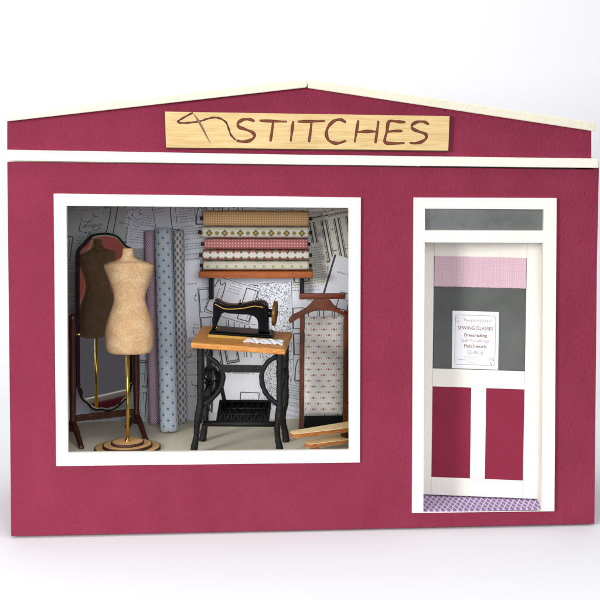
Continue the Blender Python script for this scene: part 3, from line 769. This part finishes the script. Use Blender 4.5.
for l, r_, y1, y0, mat, lab, _ in spec:
    A, B = at(l, (y0+y1)/2, yf), at(r_, (y0+y1)/2, yf)
    top = at(256, y1, yf).z; hgt = at(256, y1, yf).z-at(256, y0, yf).z
    ztop_ = at(256, y1, yf).z; zbot = zz+.25
    # y1 is the upper picture edge of the bolt
    up_, lo_ = at(256, min(y0, y1), yf).z, at(256, max(y0, y1), yf).z
    if lo_ < zbot: lo_ = zbot
    h2 = (up_-lo_)/2; cz = (up_+lo_)/2; dep = 12.
    t_ = thing('fabric_bolt', lab, 'fabric', (A.x, yf+dep, cz-h2), 0, gs)
    L = B.x-A.x; bm = MB(); seg, cuts = 48, 40; rings = []
    for j in range(cuts+1):
        v_ = L*j/cuts; R_ = []
        for k in range(seg+1):
            a = 2*PI*k/seg+2.4; ca, sa = math.cos(a), math.sin(a); g = 1-.03*(1-k/seg)
            wv = .22*math.sin(j*.55+cz)+.12*math.sin(j*1.7)
            yy = dep*math.copysign(abs(ca)**.75, ca)*g; zq = (h2-.1)*math.copysign(abs(sa)**.62, sa)*g+wv*(1 if sa > 0 else .2)
            R_.append(bm.v((v_, yy, h2+zq)))
        rings.append((R_, v_))
    per = 2*(2*dep+2*h2)*.82
    for (P, va), (Q, vb) in zip(rings, rings[1:]):
        for k in range(seg):
            f = bm.bm.faces.new([P[k], P[k+1], Q[k+1], Q[k]]); f.smooth = True
            za, zb = P[k].co.z-h2, P[k+1].co.z-h2
            # v runs down the visible front so that one row of the print faces the window
            fa = za if P[k].co.y < 0 else 2*h2-za+8; fb = zb if P[k+1].co.y < 0 else 2*h2-zb+8
            if abs(fa-fb) > 12: fb = fa
            for l_, c in zip(f.loops, ((va, fa), (va, fb), (vb, fb), (vb, fa))): l_[bm.uv].uv = c
        bm.bm.faces.new([P[seg], P[0], Q[0], Q[seg]])
    for R_ in (rings[0][0][::-1], rings[-1][0]):
        f = bm.bm.faces.new(R_); f.material_index = 1
    bm.build('cloth', [mat, 'core'], t_)
    bm = MB(); bm.tube([(-4.2, -6, h2), (L+3.2, -6, h2)], 2.1, 12); bm.build('core', 'core', t_)
    zz = up_

# ------------------------------------------------------------------ treadle table
FL = at(190.6, 342.6, 34); FR = at(285.4, 349.4, 25)
zt = FL.z
a_t = math.atan2(FR.y-FL.y, FR.x-FL.x); TW = math.hypot(FR.x-FL.x, FR.y-FL.y); TD = 70.; TT = 6.
to_ = Vector((FL.x, FL.y, fz)); H = zt-fz
SLX = (FR.z-FL.z)/TW                          # the hand-made top sits a little out of level
SLY = .085
tb = thing('treadle_table', 'small oak topped treadle table with black cast iron legs carrying the sewing machine', 'table', to_, a_t)
def top_frame(x, y):                          # frame lying in the sloping table top
    return Matrix.Translation(to_) @ Matrix.Rotation(a_t, 4, 'Z') @ Matrix.Translation((x, y, H+SLX*x+SLY*y)) @ Matrix.Rotation(-math.atan(SLX), 4, 'Y') @ Matrix.Rotation(math.atan(SLY), 4, 'X')
def in_frame(F, px, py, axis, val):
    Fi = F.inverted(); o_ = Fi @ CAM; d_ = Fi.to_3x3() @ ray(px, py); k = (val-o_[axis])/d_[axis]
    return o_+d_*k
def T(px, py, dy=6.): return loc_on(px, py, to_, a_t, dy)
def hz_(x, y): return H+SLX*x+SLY*y
bm = MB(); bm.hexa([(0, 0, hz_(0, 0)-TT), (TW, 0, hz_(TW, 0)-TT), (TW, TD, hz_(TW, TD)-TT), (0, TD, hz_(0, TD)-TT), (0, 0, hz_(0, 0)), (TW, 0, hz_(TW, 0)), (TW, TD, hz_(TW, TD)), (0, TD, hz_(0, TD))])
bm.build('tabletop', 'oak', tb, 1.6, seg=3)
Hl = H-TT
def cast(pts, r, name, flat=1., smooth=True):
    bm = MB(); P = smooth_path(pts, 6); n_ = len(P)
    bm.tube(P, [r*(1+.09*math.sin(i*1.3)) for i in range(n_)], 10, flat=flat); return bm.build(name, 'iron', tb, smooth=smooth)
xlf = T(200.5, 352)[0]; xlb = T(196.5, 449)[0]; xrf = T(280, 352)[0]; xrb = T(277.5, 449)[0]
for y in (6, TD-8):
    for x1, x0, s_ in ((xlf, xlb, -1), (xrf, xrb, 1)):
        bm = MB()
        prof_ = [(x1, 3.7), (x1, 2.7), (x1-.2*s_, 3.1), (x1, 2.6), (x1+.1, 3.), (x1, 2.7), (x1, 3.2), ((x1+x0)/2, 3.4), (x0-.4*s_, 2.6), (x0, 2.4), (x0+1.8*s_, 2.9), (x0+3.2*s_, 3.3)]
        Ht = hz_(x1, y)-TT+.3; P = [(p[0], y, Ht-(Ht-.3)*i/(len(prof_)-1)) for i, p in enumerate(prof_)]
        P2 = smooth_path(P, 5); rr_ = []
        for i in range(len(P2)):
            f_ = i/5; k = min(int(f_), len(prof_)-2); rr_.append((prof_[k][1]*(1-(f_-k))+prof_[k+1][1]*(f_-k))*(1.25+.07*math.sin(i*1.9)))
        bm.tube(P2, rr_, 12); bm.build('leg', 'iron', tb, smooth=True)
# side rails with cast scrolls joining front and back legs
for x in (xlf, xrf):
    cast([(x, 6, Hl-4), (x, TD/2, Hl-14), (x, TD-8, Hl-4)], 1.7, 'side_rail')
    cast([(x, 6, 34), (x, TD/2, 48), (x, TD-8, 34)], 1.7, 'side_rail')
    cast([(x, 6, Hl-30), (x, TD*.45, 56), (x, TD-8, Hl-30)], 1.4, 'side_rail')
c1 = [(277, 356.5), (268.5, 361.5), (263, 370), (261.6, 380), (264.4, 390), (270, 398), (277.5, 404)]
c2 = [(207.5, 356), (216, 362.5), (222, 371), (222.8, 381), (218.5, 391), (211.5, 399), (204, 404)]
for c_ in (c1, c2): cast([(T(*p)[0], 6, T(*p)[1]) for p in c_], 2.6, 'curved_brace')
p1, p2 = T(221, 368.4), T(264, 369.4); bm = MB(); bm.box(p1[0], 3.6, p1[1]-3.6, p2[0], 8.4, p1[1]+3.6)
for i in range(7): bm.lathe([(.4, 2.9), (1.9, 3.2), (1.9, 3.7)], (p1[0]+(i+.5)*(p2[0]-p1[0])/7, 0, p1[1]), 10, axis='y')
bm.build('crossbar', 'iron', tb, .8)
p1, p2 = T(203, 425), T(278, 428); bm = MB(); bm.tube([(p1[0], 12, p1[1]), (p2[0], 12, p1[1])], 3., 12); bm.build('crossbar', 'iron', tb, smooth=False)
# treadle plate, pitman rod and flywheel
p1, p2 = T(216, 424, 18), T(269, 424, 18); zq = p1[1]+1
bm = MB(); bm.xf = Matrix.Translation((p1[0], 18, zq)) @ Matrix.Rotation(math.radians(36), 4, 'X')
wq = p2[0]-p1[0]; dq = 30.
bm.box(0, 0, 0, wq, 3, 2.4); bm.box(0, dq-3, 0, wq, dq, 2.4); bm.box(3.05, 3.05, -.2, wq-3.05, dq-3.05, .5)
for k in range(2): bm.box(k*(wq-3), 3.05, 0, k*(wq-3)+3, dq-3.05, 2.4)
for i in range(7):
    u_ = 3+(i+.5)*(wq-6)/7; bm.tube([(u_-3, 3, 1.2), (u_+3, dq-3, 1.2)], .95, 6); bm.tube([(u_+3, 3, 1.2), (u_-3, dq-3, 1.2)], .95, 6)
for j in range(1, 3): bm.tube([(2, 3+(dq-6)*j/3, 1.2), (wq-2, 3+(dq-6)*j/3, 1.2)], 1.2, 6)
bm.build('treadle', 'iron', tb)
a1, a2 = T(218, 371, 34), T(226.5, 411, 34)
bm = MB(); bm.tube([(a1[0], 34, a1[1]), (a2[0], 34, a2[1])], 2.2, 10); bm.build('pitman_rod', 'iron', tb)
wc = T(209.5, 383, 34); bm = MB(); bm.xf = Matrix.Translation((wc[0], 34, 0)) @ Matrix.Rotation(math.radians(-20), 4, 'Z') @ Matrix.Translation((-wc[0], -34, 0))
rw = 17.
bm.tube([(wc[0], 34+rw*math.cos(2*PI*k/36), wc[1]+rw*math.sin(2*PI*k/36)) for k in range(37)], 2.6, 8, cap=False)
for k in range(5):
    a = 2*PI*k/5; bm.tube([(wc[0], 34, wc[1]), (wc[0], 34+rw*math.cos(a), wc[1]+rw*math.sin(a))], 1.3, 8)
bm.tube([(xlf, 34, wc[1]), (wc[0]+5, 34, wc[1])], 2.4, 10); bm.build('flywheel', 'iron', tb, smooth=True)

# lace strip on the table top
TF = top_frame(0, 0); lo_l = in_frame(TF, 243.5, 341.8, 2, .3); hi_l = in_frame(TF, 283, 344.2, 2, .3); lo = TF @ lo_l; hi = lo+(hi_l-lo_l)
lc = thing('lace_trim', 'crumpled white lace strip lying on the front right corner of the oak tabletop', 'lace', tuple(lo), a_t); lc.rotation_euler = (math.atan(SLY), -math.atan(SLX), a_t)
bm = MB(); V0 = Vector((hi.x-lo.x, hi.y-lo.y)); L = V0.length; dv = V0.normalized(); nv = Vector((-dv.y, dv.x))
rr2 = random.Random(3)
for s_ in range(5):
    P = []; o1, o2 = rr2.uniform(0, 6), rr2.uniform(0, 6)
    st = rr2.uniform(0, .18)*L
    for i in range(46):
        u_ = st+(L-st)*i/45; w_ = (s_-2)*1.9*(.4+.6*i/45)+1.6*math.sin(i*.33+o1)+.9*math.sin(i*.9+o2)
        p = dv*u_+nv*w_; P.append((p.x, p.y, 1.2+.5*math.sin(i*.6+o2)+.3*s_))
    bm.tube(P, [.95+.5*math.sin(i*1.4+o1)**2 for i in range(46)], 7)
bm.build('lace', 'lace', lc, smooth=True)

# ------------------------------------------------------------------ sewing machine
ml = in_frame(TF, 208.6, 336.4, 2, .05); MF = top_frame(0, 0) @ Matrix.Translation((ml.x, ml.y, .05)); mo_ = MF.to_translation()
sm = thing('sewing_machine', 'old black hand wheel sewing machine with gold lines on the oak table', 'sewing machine', mo_, a_t)
sm.rotation_euler = (math.atan(SLY), -math.atan(SLX), a_t)
def Q(zx, zy, dy):
    p = in_frame(MF, 185+zx/5.45, 270+zy/5.45, 1, dy); return p.x, p.z
BW = Q(476, 372, 0)[0]; BD = 25.
bm = MB(); bm.box(0, 0, 0.1, BW, BD, 4.6); bm.box(1.6, 1.6, 4.6, BW-1.6, BD-1.6, 6.); bs = bm.build('bed', 'japan', sm, .6)
bm = MB(); bm.box(-.35, -.75, -.3, BW+.35, -.05, 2.4); bm.build('gold_edge', 'gold', bs)
cy_ = 13.
pr = [(150, 322), (156, 280), (157, 235), (157, 190), (161, 164), (172, 156), (186, 161), (203, 173), (230, 183), (270, 187), (320, 181), (368, 170), (412, 165), (438, 171), (452, 190), (458, 225), (457, 280), (458, 320), (463, 345), (398, 345), (403, 315), (402, 285), (395, 262), (378, 246), (345, 238), (295, 236), (245, 232), (220, 226), (204, 232), (190, 262), (178, 290), (172, 312)]
pp = [Q(a, b, cy_) for a, b in pr]; pp = [(x, max(z, 6.05)) for x, z in pp]
bm = MB(); bm.prism(pp, cy_-5.5, cy_+5.5); arm = bm.build('arm', 'japan', sm, 2.2, seg=4)
for p in arm.data.polygons: p.use_smooth = True
bm = MB(); P = smooth_path([Vector(Q(a, b, cy_-5.6)) for a, b in ((164, 186), (190, 200), (215, 211), (260, 213), (320, 208), (370, 198), (400, 199), (426, 204))], 4)
bm.tube([(p.x, cy_-5.55, p.y) for p in P], .62, 6)
P = smooth_path([Vector(Q(a, b, cy_-5.6)) for a, b in ((414, 262), (417, 290), (422, 318), (440, 330))], 4); bm.build('gold_line', 'gold', arm)
hx, hz = Q(486, 236, cy_); bm = MB()
bm.lathe([(3.4, -7), (4.4, -5.6), (4.4, -2), (6, -.6)], (hx, cy_, hz), 24, axis='x'); bm.build('wheel_hub', 'japan', sm)
bm = MB(); bm.lathe([(9.8, -.3), (12.6, -.6), (13., .6), (13., 2.4), (12.2, 3.2), (10.2, 3.), (9.6, 2.2), (3.4, 2.), (3.2, 4.6), (1., 4.8)], (hx-.6, cy_, hz), 40, axis='x')
bm.build('hand_wheel', 'wheel_gold', sm)
x_, z_ = Q(160, 322, cy_); bm = MB(); bm.tube([(x_+2.2, cy_, z_+3), (x_+2.2, cy_, 6)], .7, 8); bm.box(x_+.4, cy_-2, 5.9, x_+5, cy_+1, 6.8); bm.build('presser_foot', 'brass', sm)
x_, z_ = Q(300, 181, cy_); bm = MB(); bm.lathe([(1.6, -.4), (1.6, .4), (.6, .6), (.5, 4)], (x_, cy_, z_), 12); bm.build('spool_pin', 'japan', sm)

# ------------------------------------------------------------------ wooden valet stand with cloth panel
YV = 128.
vo = at(323.5, 424, YV); vo.z = fz
vs = thing('valet_stand', 'red brown wooden hanger topped stand holding a long white cloth panel with red sprigs', 'valet stand', vo)
def V(px, py, dy=0.): return loc_on(px, py, vo, 0., dy)
x0, x1 = V(299.3, 296)[0], V(345.6, 296)[0]; z0, z1 = V(320, 299)[1], V(320, 293.2)[1]
bm = MB(); bm.tube([(x0+2, 0, (z0+z1)/2), (x1-2, 0, (z0+z1)/2)], 3.3, 16, flat=1.)
bm.box(x0, -2.8, z0+.2, x1, 2.8, z1-.2); bm.build('top_bar', 'walnut', vs, 1.2, seg=3)
hg = [(288.2, 320), (292, 314.8), (300, 311.2), (306, 307.6), (311, 303), (314, 299.4), (329.8, 299.4), (333, 304), (339, 309), (345, 312.6), (352, 316), (358.5, 321), (360, 326.4), (357.6, 327), (350, 319.4), (344, 316), (337, 312.4), (330, 310.6), (320, 310.2), (313, 311.2), (305, 314.6), (297, 319), (292.4, 322.2), (289.8, 323.2)]
hp_ = [Vector(V(*p)) for p in hg]
bm = MB(); bm.prism([tuple(p) for p in hp_], -2.4, 2.4); bm.build('hanger', 'walnut', vs, 1.1, seg=3)
for a_, b_ in ((299.6, 304.2), (343.6, 348.4)):
    u0, u1 = V(a_, 360)[0], V(b_, 360)[0]; bm = MB(); bm.box(u0, 2.6, 3, u1, 7, V(320, 311)[1]); bm.build('post', 'walnut_v', vs, .7)
    bm = MB(); bm.box(u0-.4, -14, .2, u1+.4, 26, 3.2); bm.build('foot', 'mahog', vs, .8)
u0, u1 = V(299.6, 420)[0], V(348.4, 420)[0]
bm = MB(); bm.box(u0+5, 2.9, 3.3, u1-5, 6.5, V(320, 416.)[1]-1); bm.build('bottom_rail', 'black', vs, .6)
u0, u1 = V(304.6, 360)[0], V(343.2, 360)[0]; w0, w1 = V(320, 414.6)[1], V(320, 317.2)[1]
bm = MB(); nx_, nz_ = 24, 50
def pf(i, j):
    u_, v_ = i/nx_, j/nz_; ex = 1-abs(2*u_-1)**6; ez = 1-abs(2*v_-1)**24
    cut = 1.4*max(0, abs(2*v_-1)-.93)/.07*(abs(2*u_-1)**8)
    x = u0+(u1-u0)*u_; z = w0+(w1-w0)*v_
    x += (-1 if u_ > .5 else 1)*cut*.8
    return (x, 3.4-3.4*ex*ez+.25*math.sin(j*.5+i*.2), z)
for i in range(nx_):
    for j in range(nz_):
        q = [pf(i, j), pf(i+1, j), pf(i+1, j+1), pf(i, j+1)]; f = bm.face(q, 0, [(p[0], p[2]) for p in q]); f.smooth = True
bmesh.ops.remove_doubles(bm.bm, verts=bm.bm.verts[:], dist=.01)
bm.box(u0+.2, 3.7, w0+.2, u1-.2, 5.6, w1-.2); bm.build('cloth_panel', 'f_sprig', vs)

# ------------------------------------------------------------------ sleeve board
ta = at(290.8, 434.6, 24); so = Vector((ta.x, ta.y, fz)); zu = ta.z-fz
tb2 = at(349, 427.6, 56)
a_s = math.atan2(tb2.y-ta.y, tb2.x-ta.x)
sb = thing('sleeve_board', 'small pale pine sleeve ironing board of two tapered layers, right front corner of the window', 'sleeve board', so, a_s)
def tap(L, w0_, w1_, x0_=0.):
    P = []
    for k in range(13):
        a = PI/2+PI*k/12; P.append((x0_+w0_*.9+w0_*.9*math.cos(a), w0_*math.sin(a)))
    return P+[(x0_+L-2, -w1_), (x0_+L, -w1_+2), (x0_+L, w1_-2), (x0_+L-2, w1_)]
bm = MB(); bm.slab(tap(98, 8., 14), zu-3.2, zu+2., 0, 1); bm.build('upper_board', ['pine', 'pine_side'], sb, .8, seg=3)
tl = at(308, 446.6, 24); zl = tl.z-fz
xo = 17.; bm = MB(); bm.slab([(x, y+1.) for x, y in tap(78, 8, 13, xo)], zl-2.8, zl+1.6, 0, 1); bm.build('lower_board', ['pine', 'pine_side'], sb, .8, seg=3)
bm = MB(); bm.box(62, -5, zl+1.7, 70, 6, zu-3.3); bm.build('support_block', 'mahog', sb, .5)
for x_ in (26, 84):
    bm = MB(); bm.box(x_, -5, .1, x_+5, 7, zl-2.9); bm.build('runner', 'pine_side', sb, .4)

# ------------------------------------------------------------------ camera
cam = bpy.data.cameras.new('camera'); co = bpy.data.objects.new('camera', cam); col.objects.link(co)
R3 = Matrix((rt, up, -fw)).transposed()
co.matrix_world = Matrix.Translation(CAM*S) @ R3.to_4x4()
cam.sensor_fit = 'HORIZONTAL'; cam.sensor_width = 36; cam.lens = FPX/600*36
cam.shift_x = (300-PPX)/600; cam.shift_y = (PPY-300)/600
cam.clip_start = .01; cam.clip_end = 50
scene.camera = co

# ------------------------------------------------------------------ light
def area(name, loc, target, size, power, color):
    l = bpy.data.lights.new(name, 'AREA'); l.shape = 'DISK'; l.size = size*S; l.energy = power; l.color = color
    o = bpy.data.objects.new(name, l); col.objects.link(o); o.location = Vector(loc)*S
    d = Vector(target)-Vector(loc); o.rotation_euler = d.to_track_quat('-Z', 'Y').to_euler(); return o
area('key_lamp', (-700, -1120, 540), (200, 0, 150), 420, 10.2, (1., .98, .95))
area('fill_lamp', (560, -1900, 600), (300, 0, 250), 800, 11., (.93, .96, 1.))
area('added_top_fill', (300, -420, 1500), (300, -60, 0), 700, 3.8, (1., 1., 1.))  # added overhead softbox out of view, brightens the paper, base discs and floor
area('backdrop_lamp', (300, 250, 1500), (300, 800, 300), 900, 3.2, (.97, .98, 1.))
w = bpy.data.worlds.new('World'); scene.world = w; w.use_nodes = True
nt_ = w.node_tree; bg = nt_.nodes['Background']
tc = nt_.nodes.new('ShaderNodeTexCoord'); sx = nt_.nodes.new('ShaderNodeSeparateXYZ'); nt_.links.new(tc.outputs['Generated'], sx.inputs[0])
r = nt_.nodes.new('ShaderNodeValToRGB'); nt_.links.new(sx.outputs[2], r.inputs[0])
mr = nt_.nodes.new('ShaderNodeMapRange'); nt_.links.new(sx.outputs[2], mr.inputs[0]); mr.inputs[1].default_value = -.5; mr.inputs[2].default_value = .5
nt_.links.new(mr.outputs[0], r.inputs[0])
e = r.color_ramp.elements
for p_, c_ in ((.0, (.03, .03, .03, 1)), (.30, (.05, .045, .045, 1)), (.36, (.6, .14, .11, 1)), (.5, (.7, .22, .18, 1)), (.6, (.75, .76, .8, 1)), (1., (.9, .92, 1., 1))):
    if p_ in (0., 1.): q = e[0] if p_ == 0 else e[len(e)-1]
    else: q = e.new(p_)
    q.color = c_
nt_.links.new(r.outputs[0], bg.inputs[0]); bg.inputs[1].default_value = .45
vs_ = scene.view_settings; vs_.view_transform = 'Standard'; vs_.look = 'None'; vs_.exposure = -.13; vs_.gamma = 1
